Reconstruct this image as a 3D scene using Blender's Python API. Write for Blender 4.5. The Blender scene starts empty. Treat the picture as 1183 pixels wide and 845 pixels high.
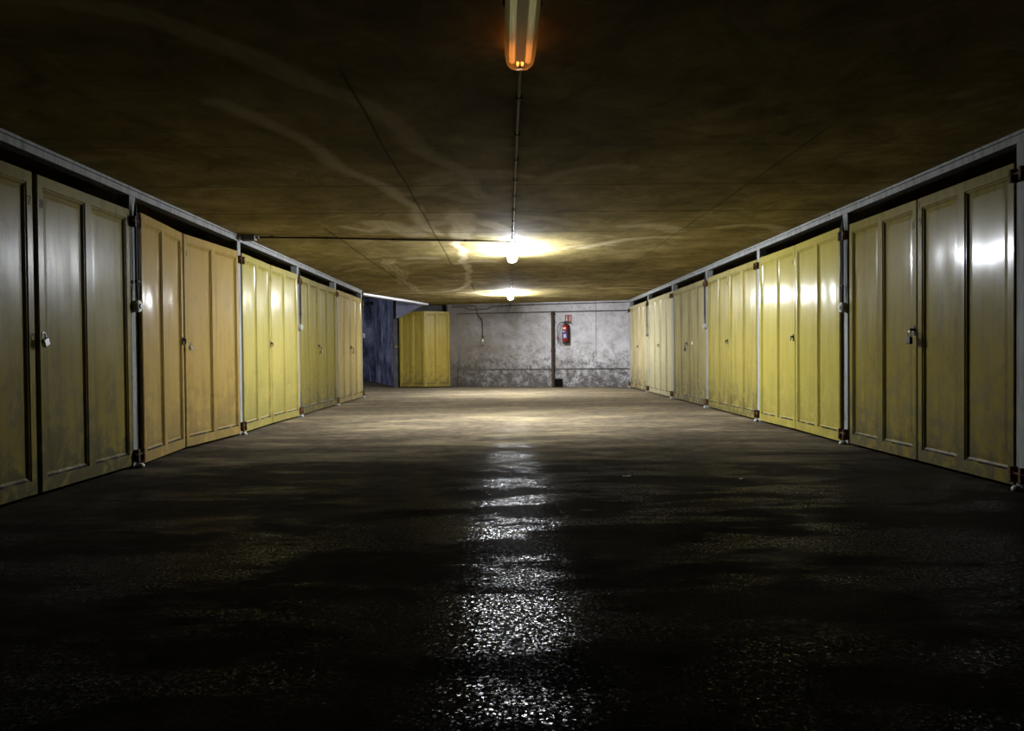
import bpy, bmesh, math, random
import numpy as np
from mathutils import Vector, Matrix
random.seed(7)
sc = bpy.context.scene
C = sc.collection

# ------------------------------------------------------------------ helpers
def link(name, me, mat=None, parent=None, smooth=False):
    o = bpy.data.objects.new(name, me)
    C.objects.link(o)
    if mat is not None and hasattr(me, 'materials'):
        me.materials.append(mat)
    if parent is not None:
        o.parent = parent
    if smooth and isinstance(me, bpy.types.Mesh):
        for p in me.polygons: p.use_smooth = True
    return o

def obj(name, bm, mat, parent=None, smooth=False):
    me = bpy.data.meshes.new(name)
    bmesh.ops.recalc_face_normals(bm, faces=bm.faces[:])
    bm.to_mesh(me); bm.free()
    return link(name, me, mat, parent, smooth)

def thing(name, label, cat, loc=(0, 0, 0), rz=0, group=None):
    o = bpy.data.objects.new(name, None)
    o.empty_display_size = .1
    C.objects.link(o)
    o.location = loc; o.rotation_euler = (0, 0, rz)
    o['label'] = label; o['category'] = cat; o['kind'] = 'thing'
    if group: o['group'] = group
    return o

def struct(name, bm, mat):
    o = obj(name, bm, mat); o['kind'] = 'structure'
    return o

def box(bm, x0, x1, y0, y1, z0, z1, bev=0.0):
    r = bmesh.ops.create_cube(bm, size=1.0)
    vs = r['verts']
    for v in vs:
        v.co = Vector((x0 + (v.co.x + .5) * (x1 - x0), y0 + (v.co.y + .5) * (y1 - y0), z0 + (v.co.z + .5) * (z1 - z0)))
    if bev > 0:
        es = list({e for v in vs for e in v.link_edges})
        bmesh.ops.bevel(bm, geom=es, offset=bev, segments=2, affect='EDGES', profile=.5)
    return vs

def cyl(bm, p0, p1, r0, r1=None, seg=20, caps=True):
    p0 = Vector(p0); p1 = Vector(p1); r1 = r0 if r1 is None else r1
    d = p1 - p0
    m = Matrix.Translation((p0 + p1) / 2) @ d.to_track_quat('Z', 'Y').to_matrix().to_4x4()
    bmesh.ops.create_cone(bm, cap_ends=caps, segments=seg, radius1=r0, radius2=r1, depth=d.length, matrix=m)

def lathe(bm, prof, c=(0, 0, 0), seg=28):
    rings = []
    for r, z in prof:
        rings.append([bm.verts.new((c[0] + r * math.cos(2*math.pi*k/seg), c[1] + r * math.sin(2*math.pi*k/seg), c[2] + z)) for k in range(seg)])
    for a, b in zip(rings, rings[1:]):
        for k in range(seg):
            bm.faces.new((a[k], a[(k+1) % seg], b[(k+1) % seg], b[k]))
    bm.faces.new(rings[0][::-1]); bm.faces.new(rings[-1])

def poly_prism(bm, pts, z0, z1):
    a = [bm.verts.new((p[0], p[1], z0)) for p in pts]; b = [bm.verts.new((p[0], p[1], z1)) for p in pts]
    bm.faces.new(a[::-1]); bm.faces.new(b)
    n = len(pts)
    for i in range(n): bm.faces.new((a[i], a[(i+1) % n], b[(i+1) % n], b[i]))

def prism(bm, tri, off):
    """a closed polygon in space, thickened by the vector off"""
    a = [bm.verts.new(p) for p in tri]; b = [bm.verts.new(Vector(p) + Vector(off)) for p in tri]
    bm.faces.new(a); bm.faces.new(b[::-1])
    n = len(tri)
    for i in range(n): bm.faces.new((a[i], b[i], b[(i+1) % n], a[(i+1) % n]))

def tube(name, pts, r, mat, parent=None, res=3, order='POLY'):
    cu = bpy.data.curves.new(name, 'CURVE'); cu.dimensions = '3D'
    cu.bevel_depth = r; cu.bevel_resolution = res; cu.use_fill_caps = True
    s = cu.splines.new(order)
    if order == 'POLY':
        s.points.add(len(pts) - 1)
        for p, q in zip(s.points, pts): p.co = (*q, 1)
    else:
        s.points.add(len(pts) - 1)
        for p, q in zip(s.points, pts): p.co = (*q, 1)
        s.order_u = 3; s.use_endpoint_u = True; s.resolution_u = 8
    # turned into a mesh so that every piece reads as a solid
    tmp = bpy.data.objects.new(name + '_t', cu)
    C.objects.link(tmp)
    dg = bpy.context.evaluated_depsgraph_get()
    me = bpy.data.meshes.new_from_object(tmp.evaluated_get(dg))
    bpy.data.objects.remove(tmp); bpy.data.curves.remove(cu)
    me.materials.clear()
    return link(name, me, mat, parent, True)

def text(name, body, size, loc, rot, mat, parent, depth=.0012, sx=1.0):
    cu = bpy.data.curves.new(name, 'FONT')
    cu.body = body; cu.size = size; cu.extrude = depth; cu.align_x = 'CENTER'; cu.align_y = 'CENTER'
    tmp = bpy.data.objects.new(name + '_t', cu); C.objects.link(tmp)
    dg = bpy.context.evaluated_depsgraph_get()
    me = bpy.data.meshes.new_from_object(tmp.evaluated_get(dg))
    bpy.data.objects.remove(tmp); bpy.data.curves.remove(cu)
    me.materials.clear()
    o = link(name, me, mat, parent)
    o.location = loc; o.rotation_euler = rot; o.scale = (sx, 1, 1)
    return o

# ------------------------------------------------------------------ materials
class NT:
    def __init__(s, name):
        s.m = bpy.data.materials.new(name); s.m.use_nodes = True
        s.t = s.m.node_tree; s.t.nodes.clear()
        s.out = s.t.nodes.new('ShaderNodeOutputMaterial')
        s.b = s.t.nodes.new('ShaderNodeBsdfPrincipled')
        s.t.links.new(s.b.outputs[0], s.out.inputs[0])
        s.tc = s.t.nodes.new('ShaderNodeTexCoord')
    def n(s, typ, **kw):
        nd = s.t.nodes.new(typ)
        for k, v in kw.items():
            if k in nd.inputs.keys() if hasattr(nd.inputs, 'keys') else False: nd.inputs[k].default_value = v
            else: setattr(nd, k, v)
        return nd
    def l(s, a, b): s.t.links.new(a, b)
    def mapping(s, scale=(1, 1, 1), loc=(0, 0, 0), src='Object'):
        m = s.t.nodes.new('ShaderNodeMapping'); s.l(s.tc.outputs[src], m.inputs[0])
        m.inputs['Scale'].default_value = scale; m.inputs['Location'].default_value = loc
        return m.outputs[0]
    def noise(s, vec, scale, detail=5, rough=.6, dist=0):
        nd = s.t.nodes.new('ShaderNodeTexNoise'); s.l(vec, nd.inputs['Vector'])
        nd.inputs['Scale'].default_value = scale; nd.inputs['Detail'].default_value = detail
        nd.inputs['Roughness'].default_value = rough; nd.inputs['Distortion'].default_value = dist
        return nd.outputs[0]
    def ramp(s, v, *stops):
        nd = s.t.nodes.new('ShaderNodeValToRGB'); s.l(v, nd.inputs[0])
        e = nd.color_ramp.elements
        while len(e) < len(stops): e.new(.5)
        for el, (p, c) in zip(e, stops):
            el.position = p; el.color = (*c, 1) if not isinstance(c, (int, float)) else (c, c, c, 1)
        return nd.outputs[0]
    def math(s, op, a, b=None, clamp=False):
        nd = s.t.nodes.new('ShaderNodeMath'); nd.operation = op; nd.use_clamp = clamp
        for i, x in enumerate((a, b)):
            if x is None: continue
            if isinstance(x, (int, float)): nd.inputs[i].default_value = x
            else: s.l(x, nd.inputs[i])
        return nd.outputs[0]
    def mix(s, f, a, b, blend='MIX'):
        nd = s.t.nodes.new('ShaderNodeMix'); nd.data_type = 'RGBA'; nd.blend_type = blend
        for i, x in ((0, f), (6, a), (7, b)):
            if isinstance(x, (int, float)): nd.inputs[i].default_value = x if i == 0 else (x, x, x, 1)
            elif isinstance(x, tuple): nd.inputs[i].default_value = (*x, 1)
            else: s.l(x, nd.inputs[i])
        return nd.outputs[2]
    def sep(s, vec):
        nd = s.t.nodes.new('ShaderNodeSeparateXYZ'); s.l(vec, nd.inputs[0]); return nd.outputs
    def bump(s, h, strength=.3, dist=.01, prev=None):
        nd = s.t.nodes.new('ShaderNodeBump'); s.l(h, nd.inputs['Height'])
        nd.inputs['Strength'].default_value = strength; nd.inputs['Distance'].default_value = dist
        if prev is not None: s.l(prev, nd.inputs['Normal'])
        s.l(nd.outputs[0], s.b.inputs['Normal']); return nd.outputs[0]
    def set(s, **kw):
        for k, v in kw.items():
            i = s.b.inputs[k.replace('_', ' ')]
            if isinstance(v, tuple): i.default_value = (*v, 1)
            elif isinstance(v, (int, float)): i.default_value = v
            else: s.l(v, i)
        return s

def plain(name, col, rough=.5, metal=0.0, var=.15, scale=30, bump=.15):
    s = NT(name); v = s.mapping()
    nz = s.noise(v, scale)
    c = s.mix(s.ramp(nz, (.3, 0.0), (.7, 1.0)), tuple(x*(1-var) for x in col), tuple(min(1, x*(1+var)) for x in col))
    s.set(Base_Color=c, Roughness=rough, Metallic=metal)
    if not metal: s.b.inputs['Specular IOR Level'].default_value = .2
    if bump: s.bump(nz, bump, .002)
    return s.m

def door_paint(name, col, dirt=.5, coat=.15, cw=.3, dirtcol=(.05, .042, .02), rough=.2, seed=0.0):
    """old gloss paint on pressed sheet steel: wavy, rubbed, streaked with grime"""
    s = NT(name)
    g = s.tc.outputs['Object']
    v = s.mapping((1, 1, 1), (seed, seed*.7, seed*1.3))
    streakv = s.mapping((9, 9, .9), (seed, 0, seed))
    big = s.noise(v, 1.6, 4, .6)
    fine = s.noise(v, 60, 4, .7)
    streak = s.noise(streakv, 1.5, 6, .65)
    base = s.mix(s.ramp(big, (.3, 0.0), (.7, 1.0)), tuple(x*.9 for x in col), tuple(min(1, x*1.06) for x in col))
    # grime streaks over the whole height
    f1 = s.math('MULTIPLY', s.ramp(streak, (.46, 0.0), (.72, 1.0)), .7*dirt)
    base = s.mix(f1, base, tuple(x*.35 for x in col))
    # splash marks and chips gathering on the lowest third
    z = s.sep(g)[2]
    low = s.math('MULTIPLY', s.math('SUBTRACT', 1.0, s.math('DIVIDE', z, 1.05), True), 1.0)
    patch = s.noise(v, 5.5, 8, .72, .6)
    f2 = s.ramp(s.math('ADD', patch, s.math('MULTIPLY', low, .20)), (.56, 0.0), (.70, 1.0))
    f2 = s.math('MULTIPLY', s.math('MULTIPLY', f2, low, True), .95*dirt)
    base = s.mix(f2, base, dirtcol)
    rub = s.noise(s.mapping((3.2, 3.2, 1.5), (seed*2, 0, 0)), 1.7, 9, .78, 1.4)
    base = s.mix(s.math('MULTIPLY', s.ramp(rub, (.54, 0.0), (.68, 1.0)), .55*dirt), base, tuple(x*.32 for x in col))
    yy = s.sep(g)[1]
    ledge = s.math('MULTIPLY', s.math('LESS_THAN', s.math('ABSOLUTE', s.math('SUBTRACT', z, .093)), .009), s.math('GREATER_THAN', yy, .003))
    ledge = s.math('MULTIPLY', ledge, s.ramp(s.noise(v, 7, 3, .5), (.36, .25), (.48, 1.0)))
    base = s.mix(ledge, base, (.012, .009, .006))
    chip = s.ramp(s.noise(v, 38, 3, .5), (.735, 0.0), (.76, 1.0))
    base = s.mix(s.math('MULTIPLY', chip, dirt), base, (.06, .03, .015))
    r = s.math('ADD', s.math('ADD', rough, s.math('MULTIPLY', f1, .35)), s.math('MULTIPLY', f2, .5))
    r = s.math('ADD', r, s.math('MULTIPLY', s.ramp(big, (.3, 0.0), (.7, 1.0)), .06))
    s.set(Base_Color=base, Roughness=r)
    s.b.inputs['Specular IOR Level'].default_value = .02
    s.b.inputs['Coat Weight'].default_value = cw
    s.l(s.math('ADD', coat, s.math('MULTIPLY', f2, .4)), s.b.inputs['Coat Roughness'])
    b1 = s.bump(s.noise(v, 3.5, 2, .5), .12, .02)
    s.bump(fine, .10, .0012, b1)
    return s.m

def rusty(name, col=(.085, .042, .02)):
    s = NT(name); v = s.mapping()
    n = s.noise(v, 45, 6, .7)
    s.set(Base_Color=s.ramp(n, (.35, tuple(x*.3 for x in col)), (.52, col), (.7, (.20, .14, .06))), Roughness=.75, Metallic=.0); s.b.inputs['Specular IOR Level'].default_value = .08
    s.bump(n, .5, .004); return s.m

def frame_paint(name):
    s = NT(name); v = s.mapping(); v2 = s.mapping((18, 18, 2.0))
    n = s.noise(v, 9, 8, .7); st = s.noise(v2, 1.4, 5, .6)
    c = s.mix(s.ramp(st, (.45, 0.0), (.75, 1.0)), (0.231, 0.2365, 0.2255), (0.1045, 0.1018, 0.09075))
    c = s.mix(s.ramp(n, (.60, 0.0), (.70, 1.0)), c, (.09, .07, .055))
    s.set(Base_Color=c, Roughness=.55); s.b.inputs['Specular IOR Level'].default_value = .06
    s.bump(n, .25, .004); return s.m

def concrete(name, col=(.06, .055, .05)):
    s = NT(name); v = s.mapping(); n = s.noise(v, 4, 8, .65)
    s.set(Base_Color=s.ramp(n, (.3, tuple(x*.6 for x in col)), (.7, tuple(x*1.3 for x in col))), Roughness=.9)
    s.b.inputs['Specular IOR Level'].default_value = .05
    s.bump(n, .4, .01); return s.m

def emit(name, col, strength):
    s = NT(name)
    s.set(Base_Color=(.8, .8, .8), Roughness=.4, Emission_Color=col, Emission_Strength=strength); return s.m

M = {}
M['frame'] = frame_paint('chipped_white_paint')
M['rust'] = rusty('rusty_iron')
M['black'] = plain('black_iron', (.010, .009, .008), .6)
M['hollow_shade'] = plain('hollow_shade_black', (.004, .004, .004), .95, bump=0)
M['hollow_shade'].node_tree.nodes['Principled BSDF'].inputs['Specular IOR Level'].default_value = 0
M['steel'] = plain('bright_steel', (.34, .34, .36), .25, 1.0, .06)
M['brass'] = plain('dull_brass', (.28, .2, .09), .4, .8)
M['grey_iron'] = plain('painted_grey_iron', (.30, .30, .27), .45)
M['number'] = plain('stencil_black', (.035, .03, .02), .7)
M['dark_conc'] = concrete('dark_bay_concrete')
M['conduit'] = plain('grey_conduit', (.17, .16, .13), .5)
M['conduit_dark'] = plain('dark_cable', (.03, .027, .022), .6)
M['housing'] = plain('lamp_housing_grey', (.16, .16, .17), .5)
M['pipe'] = plain('brown_pipe_paint', (.030, .017, .010), .7, 0, .35, 14)
M['white'] = plain('white_enamel', (.75, .75, .72), .35, 0, .04)
M['red'] = plain('extinguisher_red', (.16, .005, .005), .3, 0, .06)
M['rubber'] = plain('black_rubber', (.012, .012, .013), .5)
M['label_white'] = plain('label_white', (.38, .40, .44), .5, 0, .05)
M['label_blue'] = plain('label_blue', (.03, .04, .13), .4, 0, .05)
M['sign_red'] = plain('sign_red', (.12, .006, .005), .45, 0, .08)
M['sign_cream'] = plain('sign_cream', (.40, .31, .22), .45, 0, .08)
M['paper'] = plain('pale_paper', (.6, .58, .52), .7)
M['switch'] = plain('switch_brown', (.16, .125, .085), .5)
M['trim_pale'] = plain('pale_slab_edge', (.55, .54, .56), .7, 0, .2, 12)

# --- floor: damp worn asphalt
s = NT('damp_asphalt'); v = s.mapping(); v2 = s.mapping((.55, 1.5, 1))
patch = s.noise(v2, 1.5, 8, .68, .3); mid = s.noise(v, 7, 8, .68); grit = s.noise(v, 85, 2, .6); grit2 = s.noise(v, 30, 4, .6)
wornv = s.noise(s.mapping((.45, 1.1, 1), (3.1, 7.7, 0)), 1.4, 7, .68, .3)
c = s.ramp(mid, (.3, (0.012, 0.0102, 0.0072)), (.55, (0.0252, 0.0216, 0.0156)), (.75, (0.042, 0.0366, 0.027)))
c = s.mix(s.ramp(wornv, (.5, 0.0), (.72, .8)), c, (0.063, 0.054, 0.033))
c = s.mix(s.ramp(grit, (.35, .75), (.6, 0.0)), c, (.012, .010, .008))
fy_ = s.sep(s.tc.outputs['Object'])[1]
dry_lit = s.ramp(s.math('ADD', s.math('MULTIPLY', s.math('SUBTRACT', fy_, 5.5), .14), s.math('MULTIPLY', s.math('SUBTRACT', wornv, .5), .9)), (.05, 0.0), (.75, 1.0))  # drier towards the lamps; their light falloff is painted in as paler colour
c = s.mix(dry_lit, c, s.mix(1.0, c, (5.8, 5.5, 5.0), 'MULTIPLY'))
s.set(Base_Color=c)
rr = s.math('ADD', s.ramp(patch, (.42, .14), (.60, .50)), s.math('MULTIPLY', mid, .20))
s.set(Roughness=rr); s.b.inputs['Specular IOR Level'].default_value = .0
wet = s.math('MULTIPLY', s.ramp(patch, (.44, .26), (.53, .012)), s.math('SUBTRACT', 1.0, s.math('MULTIPLY', dry_lit, .85)))
s.l(s.math('MULTIPLY', wet, s.ramp(s.noise(v, 75, 2, .7), (.42, .06), (.62, 1.0))), s.b.inputs['Coat Weight'])
s.l(s.ramp(patch, (.40, .13), (.60, .25)), s.b.inputs['Coat Roughness'])
b1 = s.bump(mid, .12, .010)
b2 = s.bump(grit2, .35, .006, b1)
b3 = s.bump(grit, .5, .004, b2)
vor = s.n('ShaderNodeTexVoronoi'); s.l(v, vor.inputs['Vector']); vor.inputs['Scale'].default_value = 135.0
def vm(op, a, b):
    nd = s.t.nodes.new('ShaderNodeVectorMath'); nd.operation = op
    for i, x_ in enumerate((a, b)):
        if isinstance(x_, tuple): nd.inputs[i].default_value = x_
        elif x_ is not None: s.l(x_, nd.inputs[i])
    return nd.outputs[0]
tilt = vm('MULTIPLY', vm('SUBTRACT', vor.outputs['Color'], (.5, .5, .5)), (.24, .24, 0))
s.l(vm('NORMALIZE', vm('ADD', b1, tilt), None), s.b.inputs['Coat Normal'])
s.b.inputs['Coat IOR'].default_value = 1.35
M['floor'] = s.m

# --- ceiling: old ochre distemper, smeared with filler (mesh attribute 'smear'), board joints
s = NT('ochre_ceiling'); v = s.mapping(); vx = s.mapping((1.15, .9, 1))
n1 = s.noise(v, 1.3, 6, .65, .4); n2 = s.noise(vx, 2.4, 12, .72, 1.1); n3 = s.noise(v, 25, 6, .7)
at = s.n('ShaderNodeAttribute'); at.attribute_name = 'smear'
c = s.ramp(n1, (.3, (.17, .132, .048)), (.52, (.30, .24, .098)), (.7, (.44, .365, .18)))
c = s.mix(s.math('MULTIPLY', s.ramp(n2, (.42, 0.0), (.68, 1.0)), .75), c, (0.104, 0.076, 0.028))
sm = s.math('MULTIPLY', at.outputs['Fac'], s.ramp(s.noise(s.mapping((6, 1.2, 1)), 2.2, 5, .6), (.25, .55), (.6, 1.0)), True)
c = s.mix(sm, c, (.66, .58, .40))
co_ = s.sep(s.tc.outputs['Object'])
wv = s.math('MULTIPLY', s.math('SUBTRACT', s.noise(v, 1.1, 3, .5), .5), .04)
def joint(axis, pos, lo, hi, a, w_):
    along, across = co_[1-axis], co_[axis]
    d_ = s.math('ABSOLUTE', s.math('SUBTRACT', s.math('ADD', across, wv), pos))
    m_ = s.math('SUBTRACT', 1.0, s.math('DIVIDE', d_, w_), True)
    m_ = s.math('MULTIPLY', s.math('MULTIPLY', m_, 2.0, True), s.math('MULTIPLY', s.math('GREATER_THAN', along, lo), s.math('LESS_THAN', along, hi)))
    return s.math('MULTIPLY', m_, a)
jm = None
for a_ in ((0, -.78, 3.6, 11.5, .75, .011), (0, -1.93, 8.0, 15.9, .8, .012), (0, 2.02, 4.5, 14.5, .55, .010), (0, -.62, 14.4, 15.9, .9, .014), (0, 1.62, 14.2, 15.9, .5, .010),
           (1, 4.9, -3.2, 3.4, .4, .012), (1, 6.04, -3.2, 3.4, .6, .016), (1, 7.18, -3.2, 3.4, .8, .018), (1, 8.35, -3.2, 3.4, .6, .018), (1, 11.3, -3.2, 3.4, .6, .03), (1, 13.4, -3.2, 3.4, .5, .03), (1, 15.4, -3.2, 3.4, .5, .03)):
    k_ = joint(*a_); jm = k_ if jm is None else s.math('MAXIMUM', jm, k_)
c = s.mix(jm, c, (.03, .024, .012))
c = s.mix(s.ramp(n3, (.66, 0.0), (.72, .5)), c, (.05, .04, .02))
s.set(Base_Color=c, Roughness=.78)
s.b.inputs['Specular IOR Level'].default_value = .03
b1 = s.bump(n2, .12, .008); s.bump(n3, .2, .003, b1)
M['ceiling'] = s.m

# --- back wall: whitewashed render, black mould
s = NT('mouldy_whitewash'); v = s.mapping(); g = s.tc.outputs['Object']
z = s.sep(g)[2]; x = s.sep(g)[0]
n1 = s.noise(v, 1.7, 9, .75, .5); n2 = s.noise(v, 11, 9, .8); n3 = s.noise(v, 5.0, 13, .88, .15)
c = s.ramp(n1, (.3, (0.1488, 0.1395, 0.1302)), (.55, (0.248, 0.2387, 0.2356)), (.75, (0.3224, 0.3162, 0.3255)))
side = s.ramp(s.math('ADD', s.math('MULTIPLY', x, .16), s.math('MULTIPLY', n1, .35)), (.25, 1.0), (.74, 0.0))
seam = s.math('LESS_THAN', s.math('ABSOLUTE', s.math('SUBTRACT', s.math('ADD', x, s.math('MULTIPLY', n2, .02)), 4.02)), .009)
c = s.mix(1.0, c, (1.6, 1.6, 1.64), 'MULTIPLY')
c = s.mix(s.math('MULTIPLY', seam, .6), c, (.05, .045, .04))
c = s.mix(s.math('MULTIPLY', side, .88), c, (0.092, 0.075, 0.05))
low = s.math('SUBTRACT', 1.0, s.math('DIVIDE', z, 1.25), True)
mould = s.ramp(s.math('ADD', n3, s.math('MULTIPLY', low, .17)), (.54, 0.0), (.66, 1.0))
c = s.mix(s.math('MULTIPLY', mould, .85), c, (.03, .026, .022))
c = s.mix(s.ramp(n2, (.56, 0.0), (.68, .75)), c, (.07, .058, .045))
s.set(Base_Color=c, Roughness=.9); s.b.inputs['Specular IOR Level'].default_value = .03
s.bump(n2, .4, .008); M['backwall'] = s.m

# --- passage wall: dark blue distemper with pale runs
s = NT('blue_passage_paint'); v = s.mapping(); vs = s.mapping((3, 3, .8))
n1 = s.noise(v, 1.4, 8, .7, .5); st = s.noise(vs, 1.2, 6, .65, .2)
c = s.ramp(n1, (.38, (0.02, 0.022, 0.038)), (.52, (0.07, 0.074, 0.108)), (.66, (0.15, 0.15, 0.20)))
c = s.mix(s.ramp(st, (.56, 0.0), (.75, .8)), c, (.30, .29, .42))
s.set(Base_Color=c, Roughness=.85); s.b.inputs['Specular IOR Level'].default_value = .08
s.bump(n1, .5, .02); M['blue'] = s.m
M['lilac'] = plain('lilac_haunch_plaster', (0.195, 0.195, 0.247), .9, 0, .25, 6)

# --- lamps
lampcol = (.92, .955, 1.0)
M['tube_on'] = emit('lit_tube', lampcol, 1900.0)
s = NT('lit_diffuser')
tr = s.n('ShaderNodeBsdfTransparent'); tr.inputs[0].default_value = (.96, .97, 1, 1)
tl = s.n('ShaderNodeBsdfTranslucent'); tl.inputs[0].default_value = (.85, .88, .92, 1)
s.set(Base_Color=(.8, .82, .85), Roughness=.25)
m1 = s.n('ShaderNodeMixShader'); m1.inputs[0].default_value = .7; s.l(s.b.outputs[0], m1.inputs[1]); s.l(tl.outputs[0], m1.inputs[2])
m2 = s.n('ShaderNodeMixShader'); m2.inputs[0].default_value = .72; s.l(m1.outputs[0], m2.inputs[1]); s.l(tr.outputs[0], m2.inputs[2])
s.l(m2.outputs[0], s.out.inputs[0]); M['lamp_on'] = s.m
s = NT('dead_diffuser'); v = s.mapping()
tr = s.n('ShaderNodeBsdfTransparent'); tr.inputs[0].default_value = (.9, .88, .8, 1)
tl = s.n('ShaderNodeBsdfTranslucent'); tl.inputs[0].default_value = (.75, .72, .62, 1)
s.set(Base_Color=(.42, .41, .36), Roughness=.18)
m1 = s.n('ShaderNodeMixShader'); m1.inputs[0].default_value = .45; s.l(s.b.outputs[0], m1.inputs[1]); s.l(tl.outputs[0], m1.inputs[2])
m2 = s.n('ShaderNodeMixShader'); m2.inputs[0].default_value = .42; s.l(m1.outputs[0], m2.inputs[1]); s.l(tr.outputs[0], m2.inputs[2])
s.l(m2.outputs[0], s.out.inputs[0]); M['lamp_off'] = s.m
# worn fluorescent tube: the far end glows orange, fading along the glass
s = NT('failing_tube'); y = s.sep(s.tc.outputs['Object'])[1]
f = s.ramp(y, (.0, .13), (.80, .10), (.92, .12), (1.0, .55))
s.set(Base_Color=(.7, .68, .55), Roughness=.3, Emission_Color=s.ramp(y, (.78, (.85, .82, .40)), (.97, (1.0, .30, .05))), Emission_Strength=s.math('MULTIPLY', f, 2.2)); M['tube_dim'] = s.m
M['glow'] = emit('orange_glow_spot', (1.0, .33, .05), 8.0)

# ------------------------------------------------------------------ dimensions
ZC = 2.28                      # ceiling
WL, WR = -3.0206, 3.2869       # the two rows of garage fronts
BAY = 2.40
YL = [6.0267 + BAY*k for k in range(-1, 5)]       # left posts
YR = [7.0084 + BAY*k for k in range(-1, 6)]       # right posts
DT, DB = 2.085, .028

# ------------------------------------------------------------------ floor
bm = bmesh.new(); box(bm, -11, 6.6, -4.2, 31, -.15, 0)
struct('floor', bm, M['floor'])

# ------------------------------------------------------------------ ceiling (fine grid carries the smears and joints)
def seg_dist(px, py, a, b):
    ax, ay = a; bx, by = b; dx, dy = bx-ax, by-ay
    t = np.clip(((px-ax)*dx + (py-ay)*dy) / (dx*dx+dy*dy+1e-9), 0, 1)
    return np.hypot(px-(ax+t*dx), py-(ay+t*dy))
def poly_dist(px, py, pts):
    d = np.full(px.shape, 9e9)
    for a, b in zip(pts, pts[1:]): d = np.minimum(d, seg_dist(px, py, a, b))
    return d
def sstep(d, w, soft): return np.clip((w + soft - d) / soft, 0, 1)
X0, X1, Y0, Y1, ST = -3.08, 3.36, 1.4, 20.5, .04
nx, ny = int(round((X1-X0)/ST))+1, int(round((Y1-Y0)/ST))+1
gx, gy = np.meshgrid(np.linspace(X0, X1, nx), np.linspace(Y0, Y1, ny))
EDGE_A, EDGE_B = (-3.08, 16.3), (-2.02, 19.75)     # where the slab ends over the side passage
def inside(x, y):
    t = (y-EDGE_A[1])/(EDGE_B[1]-EDGE_A[1])
    return (y < EDGE_A[1]) | (x > EDGE_A[0] + np.minimum(t, 1)*(EDGE_B[0]-EDGE_A[0])) 
xs = gx.ravel().copy(); ys = gy.ravel().copy()
rng = np.random.RandomState(3)
wob = .03*np.sin(ys*3.1+xs*2) + .02*np.sin(ys*7.3-xs*5)
px, py = xs + wob, ys
smear = np.zeros(xs.shape)
def band(pts, w, soft, a):
    global smear
    smear = np.maximum(smear, a*sstep(poly_dist(px, py, pts), w, soft))
band([(-2.0, 2.8), (-1.73, 2.88), (-1.44, 3.02), (-1.13, 3.42), (-.96, 3.8), (-.75, 4.1), (-.63, 4.51), (-.48, 5.09), (-.33, 5.63), (-.18, 6.5)], .055, .04, .48)
band([(-1.55, 4.03), (-1.31, 4.64), (-1.07, 5.8), (-.91, 6.48), (-.8, 6.94), (-.81, 7.37), (-.88, 7.75), (-.82, 8.18), (-.72, 8.48)], .035, .05, .7)
band([(-.5, 7.98), (-.56, 9.44), (-.57, 11.24), (-.60, 13.12), (-.77, 15.13), (-1.05, 15.93), (-1.56, 16.32), (-2.15, 16.49)], .035, .03, .8)
band([(-.43, 7.25), (-.46, 7.98), (-.47, 8.75)], .10, .06, .75)
band([(-.19, 7.78), (-.05, 8.0), (.02, 8.16)], .09, .03, .95)
band([(-1.27, 7.74), (-1.14, 8.17), (-1.03, 8.53)], .12, .10, .55)
band([(-1.68, 7.93), (-1.51, 8.27), (-1.26, 7.94)], .04, .05, .55)
for off in (0, .07, .14): band([(-1.76+off, 10.66), (-1.84+off, 11.4), (-1.74+off, 12.1), (-1.96+off, 13.78), (-1.91+off, 16.06)], .008, .02, .7)
for k in range(44):                                   # trowel smears of filler
    cx, cy = rng.uniform(-2.8, 3.0), rng.uniform(5.2, 17.5)
    if cx > .3 and rng.rand() < .45: continue
    a, L = rng.uniform(-.6, .6), rng.uniform(.15, .55)
    pts = [(cx+L*t*math.cos(a)-.3*L*t*t*math.sin(a), cy+(L*t*math.sin(a)+.3*L*t*t*math.cos(a))*2) for t in (-1, -.5, 0, .5, 1)]
    band(pts, rng.uniform(.01, .08), .07, rng.uniform(.2, .6))
ids = np.arange(nx*ny).reshape(ny, nx)
fx = (gx[:-1, :-1]+gx[1:, 1:])/2; fy = (gy[:-1, :-1]+gy[1:, 1:])/2
keep = inside(fx, fy).ravel()
quads = np.stack([ids[:-1, :-1], ids[1:, :-1], ids[1:, 1:], ids[:-1, 1:]], -1).reshape(-1, 4)[keep]
used = np.unique(quads); remap = -np.ones(nx*ny, int); remap[used] = np.arange(len(used))
verts = [(float(a), float(b), ZC) for a, b in zip(xs[used], ys[used])]
faces = [tuple(int(i) for i in q) for q in remap[quads]]
nv = len(verts)
extra = [[(-6.4, -4.2), (6.6, -4.2), (6.6, Y0), (-6.4, Y0)], [(-6.4, Y0), (X0, Y0), (X0, 15.75), (-6.4, 15.75)], [(X1, Y0), (6.6, Y0), (6.6, Y1), (X1, Y1)]]
for e in extra:
    b0 = len(verts); verts += [(p[0], p[1], ZC) for p in e]; faces.append((b0+3, b0+2, b0+1, b0))
top0 = len(verts)          # upper face so that the slab has thickness
for e in ([(-6.4, -4.2), (6.6, -4.2), (6.6, 15.75), (-6.4, 15.75)], [(-2.0, 15.75), (6.6, 15.75), (6.6, 20.6), (-2.0, 20.6)]):
    b0 = len(verts); verts += [(p[0], p[1], ZC+.25) for p in e]; faces.append((b0, b0+1, b0+2, b0+3))
me = bpy.data.meshes.new('ceiling'); me.from_pydata(verts, [], faces)
for nm, arr in (('smear', smear[used]),):
    at = me.attributes.new(nm, 'FLOAT', 'POINT')
    full = np.zeros(len(verts), np.float32); full[:nv] = arr; at.data.foreach_set('value', full)
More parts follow.
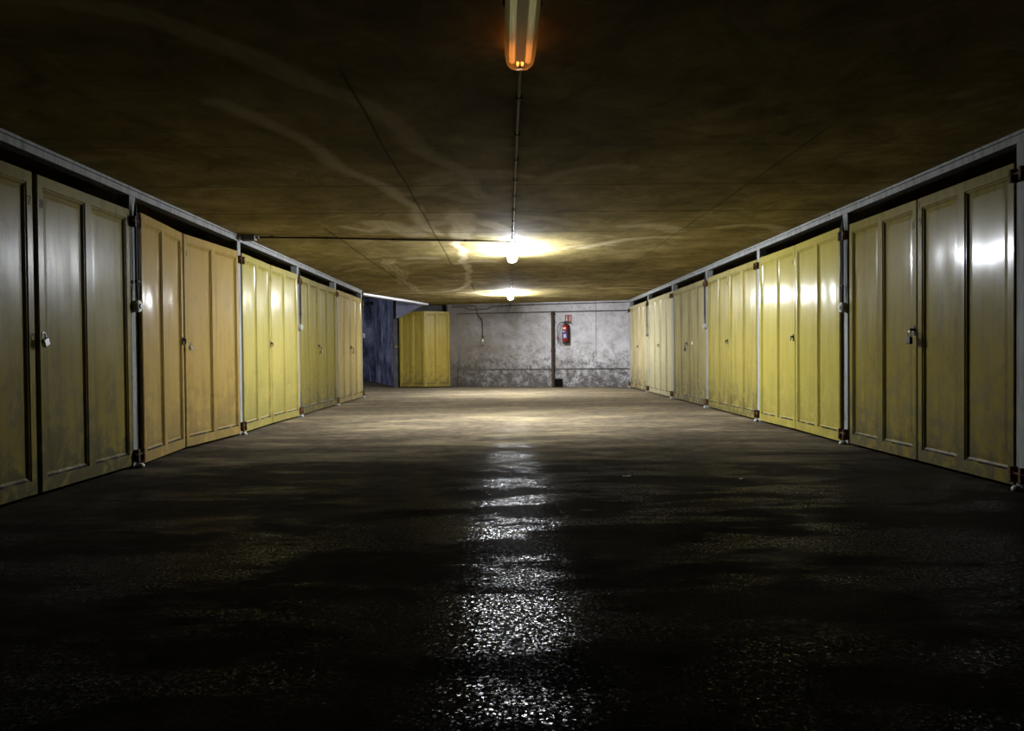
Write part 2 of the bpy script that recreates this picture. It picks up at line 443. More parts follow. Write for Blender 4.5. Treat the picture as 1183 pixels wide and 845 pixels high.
ceil = link('ceiling', me, M['ceiling']); ceil['kind'] = 'structure'

# pale edge of the slab over the passage
bm = bmesh.new()
d = Vector((EDGE_B[0]-EDGE_A[0], EDGE_B[1]-EDGE_A[1], 0)).normalized(); nrm = Vector((-d.y, d.x, 0))
a = Vector((-3.09, 15.72, 0)); a2 = Vector((*EDGE_A, 0)); b = Vector((*EDGE_B, 0)) + d*.05
poly_prism(bm, [a2[:2], b[:2], (b+nrm*.16)[:2], (a2+nrm*.16)[:2]], ZC-.045, ZC+.3)
struct('trim_4', bm, M['trim_pale'])
# passage ceiling, a little higher than the slab
bm = bmesh.new(); box(bm, -11, -1.6, 15.75, 31, 2.86, 3.0)
struct('ceiling', bm, M['blue'])

# ------------------------------------------------------------------ walls
PW = [(-1.47, 20.3), (3.42, 19.27)]                    # back wall line
bw = Vector((PW[1][0]-PW[0][0], PW[1][1]-PW[0][1], 0)); BWL = bw.length; bwa = math.atan2(bw.y, bw.x)
def on_back(o):
    o.location = (PW[0][0], PW[0][1], 0); o.rotation_euler = (0, 0, bwa); return o
def bw_u(x):                                           # world x -> distance along the back wall
    return (x-PW[0][0])/math.cos(bwa)
bm = bmesh.new(); box(bm, -.1, BWL+.4, 0, .25, 0, ZC+.02)
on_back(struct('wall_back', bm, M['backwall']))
bm = bmesh.new(); box(bm, -.05, BWL+.3, -.045, .02, 2.03, ZC, .006)
on_back(struct('trim_1', bm, M['backwall']))
bm = bmesh.new(); box(bm, .22, BWL+.3, -.035, .02, 0, .47, .01)
on_back(struct('trim_2', bm, M['backwall']))
bm = bmesh.new(); box(bm, .0, .20, -.05, .02, 0, 2.03, .006)
on_back(struct('trim_3', bm, M['backwall']))
bm = bmesh.new(); box(bm, .22, BWL+.3, -.05, -.03, .47, .50, .004)
on_back(struct('trim_5', bm, M['dark_conc']))
bm = bmesh.new(); box(bm, .22, BWL+.3, -.055, -.0, 2.005, 2.03, .003)  # dark strip added for the shadow line under the lintel
on_back(struct('lintel_shade', bm, M['dark_conc']))

# bays behind the doors: party walls and outer wall, plain near walls beyond the frame
bm = bmesh.new()
box(bm, -6.4, -6.2, -4.2, 15.85, 0, ZC)
for y in YL[:-1]: box(bm, -6.2, WL-.35, y-.05, y+.05, 0, ZC)
box(bm, -6.2, WL-.02, YL[-1]+.04, YL[-1]+.16, 0, ZC)
box(bm, WL-.09, WL-.0, -4.2, YL[0]-.05, 0, ZC)
struct('wall_left', bm, M['dark_conc'])
bm = bmesh.new()
box(bm, 6.4, 6.6, -4.2, 20.4, 0, ZC)
for y in YR[:-1]: box(bm, WR+.35, 6.4, y-.05, y+.05, 0, ZC)
box(bm, WR+.05, 6.4, YR[-1]+.04, YR[-1]+.3, 0, ZC)
box(bm, WR, WR+.09, -4.2, YR[0]-.05, 0, ZC)
struct('wall_right', bm, M['dark_conc'])
bm = bmesh.new(); box(bm, -6.4, 6.6, -4.4, -4.2, 0, ZC+.2)
struct('wall_front', bm, M['dark_conc'])
# side passage
bm = bmesh.new()
prism(bm, [(-2.98, 20.5, 0), (-4.45, 25.3, 0), (-4.45, 25.3, 2.9), (-2.98, 20.5, 2.9)], (.3, .1, 0))
struct('wall_passage', bm, M['blue'])
bm = bmesh.new()
prism(bm, [(-4.40, 25.25, 0), (-8.2, 29.2, 0), (-8.2, 29.2, 2.9), (-4.40, 25.25, 2.9)], (.25, .25, 0))
struct('wall_passage', bm, M['blue'])
bm = bmesh.new(); box(bm, -11, -10.8, 15.7, 31, 0, 2.9)
box(bm, -11, -8, 29.0, 29.2, 0, 2.9)
box(bm, -11, -6.4, 15.6, 15.8, 0, 2.9)
struct('wall_passage', bm, M['blue'])
bm = bmesh.new(); box(bm, -2.9, 3.6, 20.6, 20.75, ZC-.3, 2.9); struct('wall_upper', bm, M['dark_conc'])

# ------------------------------------------------------------------ garage frames (rail, posts, brackets, counterweights)
def garage_frame(side, ys, label):
    W = WL if side < 0 else WR
    root = thing('steel_framework', label, 'framework', (W, ys[0], 0))
    n = -side                       # towards the aisle
    def P(bm, name, mat, smooth=False):
        o = obj(name, bm, mat, root, smooth); return o
    L = ys[-1]-ys[0]
    bm = bmesh.new(); xa, xb = sorted((n*.024, -n*.07))
    box(bm, xa, xb, -.05, L+.05, 2.205, ZC-.026, .004)
    P(bm, 'top_rail', M['frame'])
    bm = bmesh.new(); xa, xb = sorted((n*.03, -n*.07))
    box(bm, xa, xb, -.05, L+.05, ZC-.024, ZC-.002, .003)
    P(bm, 'angle_strip', M['frame'])
    for k, y in enumerate(ys):
        u = y-ys[0]
        bm = bmesh.new(); xa, xb = sorted((n*.018, -n*.075))
        box(bm, xa, xb, u-.050, u+.050, 0, 2.21, .005)
        post = P(bm, 'post', M['frame'])
        # pivots, top and bottom, both sides of the post
        for z0, hh in ((1.955, .085), (.05, .10)):
            bm = bmesh.new()
            for sgn in (-1, 1):
                yy = u+sgn*.045
                xa, xb = sorted((n*.016, n*.065)); box(bm, xa, xb, yy-.011, yy+.011, z0, z0+hh, .003)
                cyl(bm, (n*.045, yy-.02, z0+hh*.6), (n*.045, yy+.02, z0+hh*.6), .016, seg=12)
            xa, xb = sorted((n*.016, n*.028)); box(bm, xa, xb, u-.07, u+.07, z0+.005, z0+.035, .003)
            cyl(bm, (n*.048, u-.075, z0+hh*.6), (n*.048, u+.075, z0+hh*.6), .008, seg=10)
            h = obj('pivot_bracket', bm, M['rust'], root)
        bm = bmesh.new(); lathe(bm, [(.028, 0), (.03, .018), (.02, .034), (.012, .036)], (n*.05, u, 0), 16)
        P(bm, 'floor_stud', M['grey_iron'], True)
        has = (side < 0 and k in (1, 3, 5)) or (side > 0 and k in (1, 3, 5))
        if has:
            bm = bmesh.new()
            for dy in (-.018, .018):
                cyl(bm, (n*.05, u+dy, 1.50), (n*.05, u+dy*.9, 2.03), .0075, seg=10)
                cyl(bm, (n*.05, u+dy, 1.50), (n*.05, u, 1.40), .0075, seg=10)
            cyl(bm, (n*.05, u, 1.36), (n*.05, u, 1.41), .007, seg=10)
            cyl(bm, (n*.05, u-.024, 1.515), (n*.05, u+.024, 1.515), .013, seg=12)
            cyl(bm, (n*.04, u, 2.03), (n*.04, u, 2.17), .018, .003, seg=12)
            P(bm, 'lever_rods', M['black'])
            bm = bmesh.new()
            cyl(bm, (n*.015, u, 1.315), (n*.07, u, 1.315), .047, seg=28)
            bmesh.ops.bevel(bm, geom=[e for e in bm.edges if e.calc_face_angle(0) > 1], offset=.008, segments=2, affect='EDGES')
            cyl(bm, (n*.065, u, 1.315), (n*.08, u, 1.315), .022, seg=16)
            P(bm, 'counterweight', M['grey_iron'], False)
    return root
garage_frame(-1, YL, 'white-painted steel frame of posts and top rail holding the left row of garage doors')
garage_frame(1, YR, 'white-painted steel frame of posts and top rail holding the right row of garage doors')

# ------------------------------------------------------------------ garage doors
STI, MUL, TOP, BOT = .052, .078, .072, .085
def make_leaf(door, P1, P2, paint, z1=DT, latch_side=0, digits='', dpos=0, extra=None):
    """leaf from P1 to P2 (viewer's left to right); outward face looks along local -Y"""
    v = Vector((P2[0]-P1[0], P2[1]-P1[1])); w = v.length; ang = math.atan2(v.y, v.x)
    H = z1-DB
    xs_ = [(STI, w/2-MUL/2), (w/2+MUL/2, w-STI)]
    bm = bmesh.new()
    for a, b in ((0, STI), (xs_[0][1], xs_[1][0]), (w-STI, w)): box(bm, a, b, 0, .032, 0, H)
    for a, b in xs_:
        box(bm, a, b, 0, .032, H-TOP, H); box(bm, a, b, 0, .032, 0, BOT)
    # rolled outer edges
    cyl(bm, (0.0, .012, 0), (0.0, .012, H), .010, seg=10); cyl(bm, (w, .012, 0), (w, .012, H), .010, seg=10)
    leaf = obj('leaf', bm, paint, door)
    leaf.location = (P1[0]-door.location.x, P1[1]-door.location.y, DB)
    leaf.rotation_euler = (0, 0, ang)
    for a, b in xs_:
        bm = bmesh.new()
        rings = []
        for ins, dep in ((0, .0005), (.006, .007), (.013, .007), (.015, .012), (.030, .021), (.034, .021), (.06, .019)):
            rings.append([bm.verts.new(p) for p in ((a+ins, dep, BOT+ins), (b-ins, dep, BOT+ins), (b-ins, dep, H-TOP-ins), (a+ins, dep, H-TOP-ins))])
        for r1, r2 in zip(rings, rings[1:]):
            for k in range(4): bm.faces.new((r1[k], r1[(k+1) % 4], r2[(k+1) % 4], r2[k]))
        # slightly dished sheet in the middle
        nxp, nzp = 8, 16; ins = .06
        A0, A1, B0, B1 = a+ins, b-ins, BOT+ins, H-TOP-ins
        ph = random.uniform(0, 6)
        grid = [[bm.verts.new((A0+(A1-A0)*i/nxp, .019+.0022*math.sin(math.pi*i/nxp)*math.sin(math.pi*j/nzp)*(math.sin(j*.8+ph)+.6*math.sin(i*.9+j*.37+ph)), B0+(B1-B0)*j/nzp)) for i in range(nxp+1)] for j in range(nzp+1)]
        for j in range(nzp):
            for i in range(nxp): bm.faces.new((grid[j][i], grid[j][i+1], grid[j+1][i+1], grid[j+1][i]))
        bmesh.ops.remove_doubles(bm, verts=bm.verts[:], dist=.00005)
        p = obj('panel', bm, paint, leaf)
        for f in p.data.polygons:
            f.use_smooth = f.center.x > A0-.001 and f.center.x < A1+.001 and f.center.z > B0 and f.center.z < B1
    if latch_side:
        u = (w-.03) if latch_side > 0 else .03
        bm = bmesh.new()
        box(bm, u-.016, u+.016, -.006, .0, .985, 1.065, .003)
        cyl(bm, (u, 0, 1.035), (u, -.03, 1.035), .010, seg=14)
        box(bm, u-.006, u+.006, -.034, -.026, .995, 1.045, .002)
        obj('latch', bm, M['black'], leaf)
    if digits:
        for (ch, du, dz, sz) in digits:
            text('number', ch, sz, (du if du >= 0 else w+du, -.0015, dz-DB), (math.radians(90), 0, 0), M['number'], leaf, .0008, .9)
    return leaf, w, ang

def garage_door(pts, paint, label, group, z1=DT, d1='', d2='', latch=1):
    cx = sum(p[0] for p in pts)/len(pts); cy = sum(p[1] for p in pts)/len(pts)
    door = thing('garage_gate', label, 'garage door', (cx, cy, 0), 0, group)
    make_leaf(door, pts[0], pts[1], paint, z1, latch if latch else 0, d1)
    make_leaf(door, pts[2], pts[3], paint, z1, 0, d2)
    return door

GL = 'double garage doors along the left side'; GR = 'double garage doors along the right side'
def lp(x, y): return (x, y)
cols = dict(
    L1=((.50, .40, .095), 1.0, 1.1), L2=((.86, .58, .16), .55, 2.3), L3=((.84, .70, .17), .45, 3.7), L4=((.50, .40, .075), .85, 4.1), L5=((.76, .58, .22), .65, 5.9),
    R1=((.52, .41, .08), .95, 6.2), R2=((.84, .70, .14), .28, 7.4), R3=((.70, .57, .12), .75, 8.8), R4=((.64, .53, .19), .9, 9.6), R5=((1.0, .88, .48), .5, 10.3), R6=((.95, .78, .38), .8, 11.5),
    B=((.72, .53, .09), .55, 12.2))
P = {k: door_paint('door_paint_'+k.lower(), tuple(q*.325 for q in c), d, rough=.28 if k in ('L1', 'R1', 'R2') else .32, seed=sd, cw={'L1': .10, 'R1': .2, 'L2': .22, 'B': .12, 'R3': .2}.get(k, .28), coat={'L1': .26, 'L2': .13, 'L3': .18, 'R1': .15, 'R2': .14, 'B': .34}.get(k, .2)) for k, (c, d, sd) in cols.items()}
so = .012
garage_door([(-3.0, 3.70), (-3.0, 4.745), (-3.0, 4.80), (-2.995, 5.955)], P['L1'], 'olive yellow double garage door nearest the camera on the left, numbered 28, with shiny padlock', GL, latch=0,
            d1=[('2', -.03, 1.90, .085)], d2=[('8', .035, 1.90, .085)])
garage_door([(-2.965, 6.09), (-3.07, 7.10), (-3.07, 7.14), (-2.985, 8.345)], P['L2'], 'orange-tinted ochre double garage door, second in the left row', GL,
            d1=[('5', -.03, 1.92, .075)], d2=[('3', .04, 1.90, .075)])
garage_door([(-2.99, 8.50), (-3.02, 9.60), (-3.02, 9.625), (-2.99, 10.76)], P['L3'], 'bright lemon yellow double garage door with clean panels, third in the left row', GL,
            d1=[('8', -.03, 1.90, .085)], d2=[('1', .03, 1.89, .085)])
garage_door([(-2.99, 10.89), (-3.01, 12.02), (-3.01, 12.045), (-2.985, 13.16)], P['L4'], 'dark mustard double garage door, fourth in the left row', GL)
garage_door([(-2.985, 13.29), (-2.98, 14.42), (-2.98, 14.445), (-2.985, 15.56)], P['L5'], 'pale ochre double garage door at the far end of the left row', GL)
garage_door([(3.26, 6.90), (3.265, 5.79), (3.265, 5.765), (3.26, 4.67)], P['R1'], 'olive double garage door numbered 59 nearest the camera on the right', GR,
            d1=[('5', -.035, 1.885, .085)], d2=[('9', .035, 1.90, .085), ('1', .02, 2.03, .075)])
garage_door([(3.25, 9.32), (3.262, 8.215), (3.262, 8.19), (3.235, 7.06)], P['R2'], 'glossy lemon yellow double garage door with white lamp reflections, second on the right', GR,
            d1=[('=', -.045, 1.90, .10)])
garage_door([(3.27, 11.74), (3.265, 10.655), (3.265, 10.63), (3.265, 9.48)], P['R3'], 'mustard yellow double garage door with brushed grime, third on the right', GR,
            d1=[('5', -.03, 1.90, .08)], d2=[('1', .02, 2.0, .07)])
garage_door([(3.27, 14.14), (3.27, 13.05), (3.27, 13.025), (3.27, 11.88)], P['R4'], 'dull beige-yellow double garage door with a white dot beside its lock, fourth on the right', GR)
garage_door([(3.27, 16.54), (3.27, 15.44), (3.27, 15.415), (3.27, 14.28)], P['R5'], 'pale cream-yellow double garage door, brightest of the far right ones', GR)
garage_door([(3.27, 18.94), (3.27, 17.84), (3.27, 17.815), (3.27, 16.68)], P['R6'], 'streaky cream-yellow double garage door touching the far wall', GR)
garage_door([(-2.855, 20.24), (-2.165, 20.0), (-2.145, 20.0), (-1.475, 20.27)], P['B'], 'mustard double garage door standing ajar beside the dark blue passage', None, latch=0,
            d2=[('0', .03, 1.92, .08)])

# padlocks
def padlock(loc, rz, tilt, mat, label, sc_=1.0):
    t = thing('padlock', label, 'padlock', loc, rz, None)
    t.rotation_euler = (0, tilt, rz)
    bm = bmesh.new(); box(bm, -.024*sc_, .024*sc_, -.013, .013, -.075*sc_, -.028*sc_, .006)
    b = obj('lock_body', bm, mat, t, False)
    r = .016*sc_
    pts = [(-r, 0, -.03*sc_), (-r, 0, -.008*sc_)] + [(-r*math.cos(a), 0, -.008*sc_+r*math.sin(a)) for a in (.4, .8, 1.2, 1.57, 1.94, 2.34, 2.74)] + [(r, 0, -.008*sc_), (r, 0, -.03*sc_)]
    tube('shackle', pts, .0045, M['steel'], t)
    return t
padlock((-2.965, 4.775, 1.055), math.radians(90), math.radians(-24), M['steel'], 'shiny steel padlock hanging tilted on the door numbered 28', 1.15)
padlock((3.215, 5.80, 1.04), math.radians(-90), 0, M['black'], 'dark padlock hanging on the door numbered 59', 1.25)
padlock((-2.975, 12.05, 1.03), math.radians(90), math.radians(-14), M['brass'], 'brown padlock on the dark mustard door in the left row', 1.3)
padlock((3.225, 13.07, 1.02), math.radians(-90), 0, M['black'], 'dark padlock beside the white dot on the dull beige-yellow door', 1.3)
padlock((-2.945, 14.47, 1.03), math.radians(90), math.radians(-18), M['brass'], 'small brown padlock on the farthest door of the left row', 1.2)
padlock((-3.025, 7.15, 1.03), math.radians(90), 0, M['steel'], 'small steel padlock on the orange-tinted ochre door', .9)
# white dot sticker
bm = bmesh.new(); cyl(bm, (0, 0, 0), (.004, 0, 0), .03, seg=20)
o = obj('sticker', bm, M['white']); o.location = (3.282, 12.80, 1.06)
o['label'] = 'small white dot stuck on the dull beige-yellow door'; o['category'] = 'sticker'; o['kind'] = 'thing'

# ------------------------------------------------------------------ ceiling lamps
def loft_diffuser(bm, w, dpt, L, ribs=True, taper=.085):
    secs = []
    N = 26
    for i in range(41):
        t = i/40; y = L*t
        e = min(y, L-y)/taper
        k = 1.0 if e >= 1 else math.sqrt(max(0.0, 1-(1-e)**2))*.97+.03
        secs.append((y, k))
    # more sections near the ends
    ys_ = sorted(set([0, .004, .01, .02, .035, .055, .075, .09] + [L-q for q in (0, .004, .01, .02, .035, .055, .075, .09)] + [.09+(L-.18)*j/10 for j in range(11)]))
    rings = []
    for y in ys_:
        e = min(y, L-y)/taper
        k = 1.0 if e >= 1 else .12+.88*math.sqrt(max(0.0, 1-(1-e)**2))
        ring = []
        for j in range(N+1):
            a = math.pi*j/N
            cx, cz = math.cos(a), math.sin(a)
            px_ = math.copysign(abs(cx)**.62, cx); pz = abs(cz)**.62
            rb = 1.0 - (.035*(j % 2) if ribs else 0)
            ring.append(bm.verts.new((w/2*k*px_*rb, y, -dpt*(.25+.75*k)*pz*rb)))
        rings.append(ring)
    for r1, r2 in zip(rings, rings[1:]):
        for j in range(N): bm.faces.new((r1[j], r1[j+1], r2[j+1], r2[j]))
    bm.faces.new(rings[0]); bm.faces.new(rings[-1][::-1])
def lamp(x, y0, lit, label, L=1.30):
    t = thing('ceiling_lamp', label, 'ceiling lamp', (x, y0, ZC), 0, 'long ceiling lamps down the middle of the aisle')
    bm = bmesh.new(); box(bm, -.046, .046, .02, L-.02, -.024, 0, .005)
    obj('housing', bm, M['housing'], t)
    bm = bmesh.new(); loft_diffuser(bm, .138, .095, L)
    dfo = obj('diffuser', bm, M['lamp_on'] if lit else M['lamp_off'], t, True); dfo.location = (0, 0, -.020)
    for yy in (.16, L*.5, L-.16-.38*(0 if lit else 1)):
        for sx_ in (-1, 1):
            bm = bmesh.new(); xa, xb = sorted((sx_*.058, sx_*.076)); box(bm, xa, xb, yy-.012, yy+.012, -.048, -.018, .003)
            obj('clip', bm, M['black'], t)
    if lit:
        for sx_ in (-1, 1):
            bm = bmesh.new(); cyl(bm, (0, 0, 0), (0, 1.16, 0), .013, seg=12, caps=False)
            tb = obj('fluorescent_tube', bm, M['tube_on'], t, True); tb.location = (sx_*.036, .07, -.084)
    if not lit:
        for sx_ in (-1, 1):
            bm = bmesh.new(); cyl(bm, (0, 0, 0), (0, 1.17, 0), .013, seg=16)
            tb = obj('fluorescent_tube', bm, M['tube_dim'], t, True); tb.location = (sx_*.036, .06, -.072)
            bm = bmesh.new(); cyl(bm, (0, 0, 0), (0, .022, 0), .0065, .005, seg=12)
            g_ = obj('glow_spot', bm, M['glow'], tb, True); g_.location = (-sx_*.026, 1.165, -.012)  # glow spot off the tube axis, added for the reflected orange glow
    return t
lamp(.085, 2.08, False, 'failing ceiling lamp with orange glowing end, close overhead')
lamp(.130, 9.02, True, 'lit white ceiling lamp, the larger of the two shining')
lamp(.170, 16.06, True, 'lit white ceiling lamp farther away, the smaller of the two shining')

# ------------------------------------------------------------------ conduits
def conduit(label, pts, r, mat, clips=(), name='cable_conduit', clipmat=None, cat='cable conduit', order='POLY'):
    o0 = pts[0]
    t = thing(name, label, cat, o0)
    tube('tube', [tuple(Vector(p)-Vector(o0)) for p in pts], r, mat, t, order=order)
    for p in clips:
        bm = bmesh.new(); q = Vector(p)-Vector(o0)
        box(bm, q.x-.016, q.x+.016, q.y-.012, q.y+.012, q.z-.012, q.z+.016, .004)
        obj('clip', bm, clipmat or M['black'], t)
    return t
zc = ZC-.011
conduit('grey conduit on the ceiling between the dead lamp and the larger lit lamp', [(.092, 3.42, zc), (.10, 5.4, zc), (.118, 7.6, zc), (.130, 8.98, zc)], .0095, M['conduit'],
        [(.092+.005*(y-3.4), y, zc) for y in (3.95, 4.6, 5.2, 5.8, 6.4, 7.0, 7.6, 8.2, 8.75)])
conduit('grey conduit on the ceiling between the two lit lamps', [(.134, 10.36, zc), (.15, 13, zc), (.168, 16.02, zc)], .0095, M['conduit'],
        [(.136+.006*(y-10.4), y, zc) for y in (10.8, 11.4, 12.0, 12.6, 13.2, 13.8, 14.4, 15.0, 15.6)])
conduit('dark cable crossing the ceiling from the larger lit lamp to the left row', [(.09, 8.99, zc-.004), (-.35, 8.90, zc), (-1.2, 8.78, zc), (-2.0, 8.62, zc), (-2.84, 8.46, zc-.01)], .010, M['conduit_dark'],
        [(-.45, 8.88, zc), (-1.3, 8.76, zc), (-2.05, 8.61, zc), (-2.65, 8.50, zc)])
t = thing('junction_box', 'dark junction box on the ceiling edge where the crossing cable ends', 'junction box', (-2.90, 8.43, ZC))
bm = bmesh.new(); box(bm, -.07, .09, -.045, .045, -.065, 0, .008); obj('box_body', bm, M['housing'], t)
bm = bmesh.new(); cyl(bm, (.09, 0, -.03), (.125, 0, -.025), .018, seg=14); obj('cable_gland', bm, M['grey_iron'], t)

# helper: point on the back wall, u along it, out in front of it
cb, sb = math.cos(bwa), math.sin(bwa)
def bwp(x, z, off=.06):
    u = bw_u(x); return (PW[0][0]+u*cb+off*sb, PW[0][1]+u*sb-off*cb, z)
conduit('dark cable running along the top of the far wall to the right row', [bwp(3.30, 2.235), bwp(1.2, 2.225), bwp(-.30, 2.195), bwp(-.42, 2.13), bwp(-.62, 2.12), bwp(-.74, 2.12)], .012, M['conduit_dark'],
        [bwp(x, 2.23) for x in (2.9, 2.2, 1.5, .8, .2)], order='POLY')
conduit('dark cable on the far wall above the mustard door', [bwp(-1.40, 2.20), bwp(-1.05, 2.195), bwp(-.93, 2.12), bwp(-.76, 2.115)], .012, M['conduit_dark'])
conduit('dark cable drooping down the far wall to the switch', [bwp(-1.38, 2.245), bwp(-.80, 2.24), bwp(-.72, 2.18), bwp(-.71, 2.05), bwp(-.66, 1.93), bwp(-.58, 1.87), bwp(-.555, 1.78), bwp(-.555, 1.38)], .011, M['conduit_dark'], order='NURBS')
t = thing('wall_switch', 'brown light switch at the end of the cable on the far wall', 'light switch', bwp(-.555, 1.15, 0), bwa)
bm = bmesh.new(); box(bm, -.048, .048, -.055, 0, 0, .20, .008); obj('switch_box', bm, M['switch'], t)
bm = bmesh.new(); cyl(bm, (0, -.03, .20), (0, -.03, .25), .022, .014, seg=14); obj('cable_gland', bm, M['black'], t)
bm = bmesh.new(); box(bm, -.022, .022, -.066, -.054, .10, .15, .003); obj('rocker', bm, M['paper'], t)
# brown down pipe
p0 = bwp(1.33, 0, .0)
t = thing('down_pipe', 'brown painted drain pipe running down the far wall left of the extinguisher', 'pipe', p0, bwa)
bm = bmesh.new(); cyl(bm, (0, -.075, 0), (0, -.075, 2.03), .044, seg=20); obj('pipe_run', bm, M['pipe'], t, False)
for z in (.95, 1.93):
    bm = bmesh.new(); cyl(bm, (0, -.075, z), (0, -.075, z+.045), .053, seg=20); box(bm, -.06, .06, -.05, 0, z+.01, z+.035); obj('collar', bm, M['pipe'], t)
# box at the foot of the pipe, its shaded hollow painted black
t = thing('floor_box', 'small black box at the foot of the brown pipe', 'box', bwp(1.475, 0, .04), bwa)
bm = bmesh.new()
box(bm, -.09, -.075, -.05, 0, 0, .225); box(bm, .085, .10, -.05, 0, 0, .225); box(bm, -.09, .10, -.05, 0, .21, .225); box(bm, -.08, .09, -.012, 0, 0, .22)
obj('box_shell', bm, M['hollow_shade'], t)

# ------------------------------------------------------------------ fire extinguisher and sign
ex = bwp(1.665, 0, .13)
t = thing('fire_extinguisher', 'red fire extinguisher with black hose hanging on the far wall below its sign', 'fire extinguisher', (ex[0], ex[1], 1.17), bwa)
bm = bmesh.new(); lathe(bm, [(.0, .02), (.075, .02), (.085, .035), (.085, .42), (.078, .455), (.055, .49), (.03, .505), (.028, .525)], seg=32)
bmesh.ops.remove_doubles(bm, verts=bm.verts[:], dist=.0001); obj('cylinder', bm, M['red'], t, True)
bm = bmesh.new(); lathe(bm, [(.082, 0), (.09, .008), (.09, .05), (.084, .055)], seg=32); obj('base_ring', bm, M['rubber'], t, True)
bm = bmesh.new(); cyl(bm, (0, 0, .52), (0, 0, .56), .024, seg=16); cyl(bm, (0, 0, .49), (0, 0, .53), .045, .03, seg=16); box(bm, -.07, .12, -.02, .02, .548, .575, .004); box(bm, -.02, .10, -.014, .014, .578, .592, .004); cyl(bm, (-.02, 0, .55), (-.02, 0, .59), .014, seg=12); obj('valve_handle', bm, M['rubber'], t)
tube('hose', [(-.02, -.02, .545), (-.09, -.03, .565), (-.16, -.03, .52), (-.205, -.03, .42), (-.205, -.03, .30), (-.195, -.03, .17)], .011, M['rubber'], t, order='NURBS')
bm = bmesh.new(); cyl(bm, (-.195, -.03, .17), (-.185, -.03, -.0), .017, .013, seg=14); cyl(bm, (-.2, -.03, .19), (-.197, -.03, .13), .02, seg=14); nz = obj('nozzle', bm, M['rubber'], t)
bm = bmesh.new(); cyl(bm, (-.203, -.03, .15), (-.199, -.03, .20), .0215, seg=14); obj('red_band', bm, M['red'], nz)
tube('hose_strap', [(-.03, .0, .50), (-.10, .02, .44), (-.135, .02, .30), (-.12, .02, .10), (-.10, .02, -.05)], .006, M['grey_iron'], t, order='NURBS')
def wrap(bm, r, a0, a1, z0, z1, n=14):
    vs = []
    for i in range(n+1):
        a = a0+(a1-a0)*i/n
        vs.append((bm.verts.new((r*math.sin(a), -r*math.cos(a), z0)), bm.verts.new((r*math.sin(a), -r*math.cos(a), z1))))
    for p, q in zip(vs, vs[1:]): bm.faces.new((p[0], q[0], q[1], p[1]))
bm = bmesh.new(); wrap(bm, .0862, -.95, .85, .13, .34); lb = obj('label_sheet', bm, M['label_blue'], t)
bm = bmesh.new(); wrap(bm, .0868, -.85, .3, .38, .42); obj('label_strip', bm, M['sign_cream'], t)
bm = bmesh.new()
for k in range(5):                                       # white crossed shape and red disc on the blue sheet
    z = .15+.018*k; c_ = (k-2)*.16
    wrap(bm, .0872, c_-.18, c_+.18, z, z+.018, 4); wrap(bm, .0873, -c_-.18, -c_+.18, z, z+.018, 4)
wrap(bm, .0871, -.7, -.2, .30, .33, 5)
obj('pictogram', bm, M['label_white'], lb)
bm = bmesh.new(); wrap(bm, .0876, -.35, .25, .25, .30, 8); obj('emblem', bm, M['sign_red'], lb)
bm = bmesh.new(); box(bm, -.02, .10, .085, .125, .02, .50, .004); obj('wall_bracket', bm, M['pipe'], t)

sp = bwp(1.735, 1.745, .0)
t = thing('extinguisher_sign', 'red and cream fire extinguisher sign above the extinguisher', 'sign', sp, bwa)
bm = bmesh.new(); box(bm, -.09, .09, -.012, 0, 0, .185, .002); obj('sign_plate', bm, M['sign_red'], t)
bm = bmesh.new()
lathe(bm, [(.014, 0), (.015, .005), (.015, .06), (.006, .072), (.006, .082)], (-.045, 0, .025), 12)
for v_ in bm.verts: v_.co.y = -.0125+v_.co.y*.05
box(bm, -.058, -.03, -.0135, -.012, .105, .112); box(bm, -.063, -.057, -.0135, -.012, .06, .112)
poly = [(-.052, .125), (-.035, .125), (-.03, .145), (-.043, .168), (-.056, .145)]
prism(bm, [(p[0], -.0135, p[1]) for p in poly], (0, .0015, 0))
obj('pictogram', bm, M['sign_cream'], t)
bm = bmesh.new(); box(bm, .012, .016, -.0135, -.012, .01, .175); box(bm, .074, .078, -.0135, -.012, .01, .175)
for k in range(6):
    z = .03+.024*k; box(bm, .03, .062, -.0135, -.012, z, z+.013)
obj('text_lines', bm, M['sign_cream'], t)

# ------------------------------------------------------------------ haunch beam over the ajar door, post at its corner
bm = bmesh.new()
A = Vector((-2.93, 20.45)); Bp = Vector((-2.10, 19.25))
prism(bm, [(-2.93, 20.14, 1.91), (-2.85, 20.10, 1.93), (-2.075, 19.60, ZC+.01), (-2.075, 19.60, ZC+.3), (-2.93, 20.14, ZC+.3)], (.05, .07, 0))
h = struct('beam', bm, M['lilac'])
bm = bmesh.new(); box(bm, -3.045, -2.885, 20.32, 20.6, 0, 2.6, .01)
cpost = struct('column', bm, M['dark_conc'])
t = thing('wall_latch', 'small brass catch on the dark post beside the ajar mustard door', 'latch', (-2.96, 20.32, 1.10))
bm = bmesh.new(); box(bm, -.05, .03, -.03, 0, 0, .07, .004); obj('plate', bm, M['brass'], t)
bm = bmesh.new(); cyl(bm, (.03, -.015, .03), (.09, -.02, .03), .012, seg=10); obj('bolt', bm, M['brass'], t)
# dark slot high on the passage wall
t = thing('wall_vent', 'dark rectangular vent slot high on the blue passage wall', 'vent', (-4.70, 25.56, 2.625), math.atan2(-3.95, 3.8))
bm = bmesh.new(); box(bm, -.34, .34, -.05, 0, 0, .125, .004); obj('vent_frame', bm, M['black'], t)

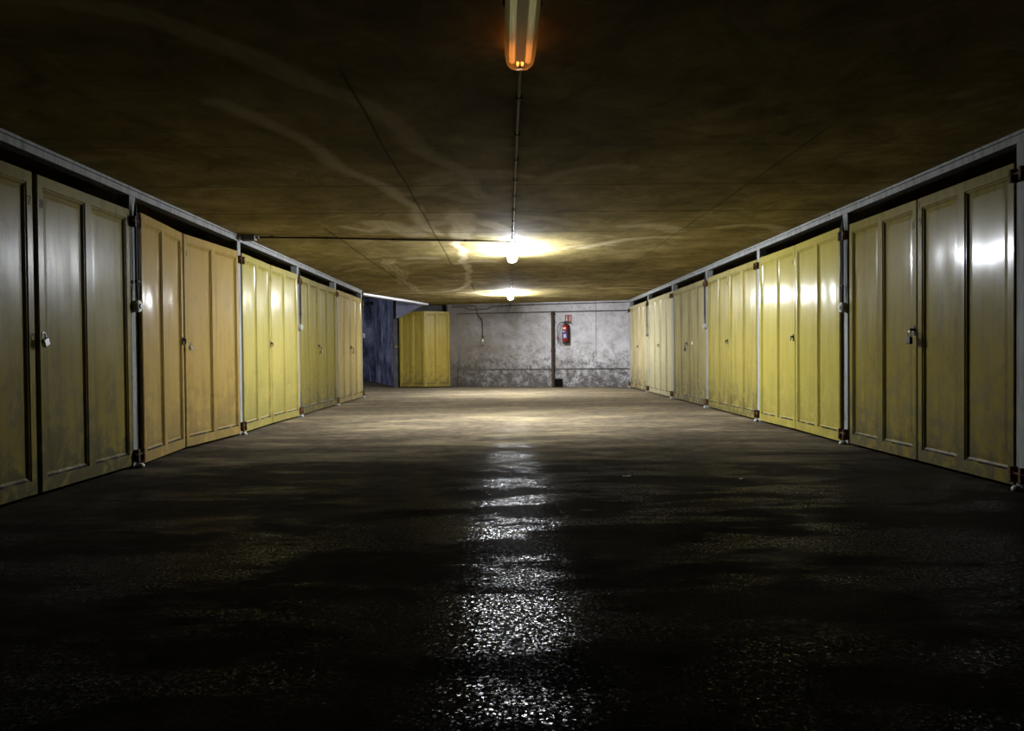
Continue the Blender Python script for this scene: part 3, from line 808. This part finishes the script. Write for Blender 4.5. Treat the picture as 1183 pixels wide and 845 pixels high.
# paper scraps on the floor
def scrap(loc, s_, rz, label):
    bm = bmesh.new(); n = 5
    g_ = [[bm.verts.new(((i/n-.5)*s_*(1+.3*random.random()), (j/n-.5)*s_*.6*(1+.3*random.random()), .001+.25*s_*random.random()*.5)) for i in range(n+1)] for j in range(n+1)]
    for j in range(n):
        for i in range(n): bm.faces.new((g_[j][i], g_[j][i+1], g_[j+1][i+1], g_[j+1][i]))
    bmesh.ops.solidify(bm, geom=bm.faces[:], thickness=.001)
    o = obj('paper_scrap', bm, M['paper']); o.location = loc; o.rotation_euler = (0, 0, rz)
    o['label'] = label; o['category'] = 'litter'; o['kind'] = 'thing'; o['group'] = 'paper scraps on the floor'
scrap((.885, 5.31, 0.002), .05, .3, 'pale paper scrap on the dark floor, right of the wet shine')
scrap((1.66, 5.15, 0.002), .035, 1.1, 'small pale scrap on the floor nearer the right-hand doors')

# ------------------------------------------------------------------ unseen cool area light added to brighten the side passage
ld = bpy.data.lights.new('passage_fill', 'AREA'); ld.shape = 'RECTANGLE'; ld.size = 3.0; ld.size_y = 1.8
ld.energy = 130; ld.color = (.78, .84, 1.0)
lo = bpy.data.objects.new('passage_fill', ld); C.objects.link(lo)
lo.location = (-8.6, 20.5, 1.6); lo.rotation_euler = Vector((4.0, 3.2, -.1)).to_track_quat('-Z', 'Y').to_euler()

w = bpy.data.worlds.new('World'); sc.world = w; w.use_nodes = True
w.node_tree.nodes['Background'].inputs[0].default_value = (0, 0, 0, 1); w.node_tree.nodes['Background'].inputs[1].default_value = 0

# ------------------------------------------------------------------ camera
yaw, pitch, roll, hc = .0111, -.0154, -.0092, .896
cy_, sy_ = math.cos(yaw), math.sin(yaw); cp, sp_ = math.cos(pitch), math.sin(pitch)
F = Vector((sy_*cp, cy_*cp, sp_)); R = Vector((cy_, -sy_, 0)); U = R.cross(F)
R2 = R*math.cos(roll)+U*math.sin(roll); U2 = -R*math.sin(roll)+U*math.cos(roll)
cam = bpy.data.cameras.new('camera'); cam.sensor_width = 36; cam.lens = 850/1183*36; cam.clip_start = .05
co = bpy.data.objects.new('camera', cam); C.objects.link(co)
m = Matrix((R2, U2, -F)).transposed().to_4x4(); m.translation = (0, 0, hc)
co.matrix_world = m
sc.camera = co

sc.view_settings.view_transform = 'Standard'; sc.view_settings.look = 'None'
sc.view_settings.gamma = 1; sc.view_settings.use_curve_mapping = False
sc.view_settings.exposure = 0.25
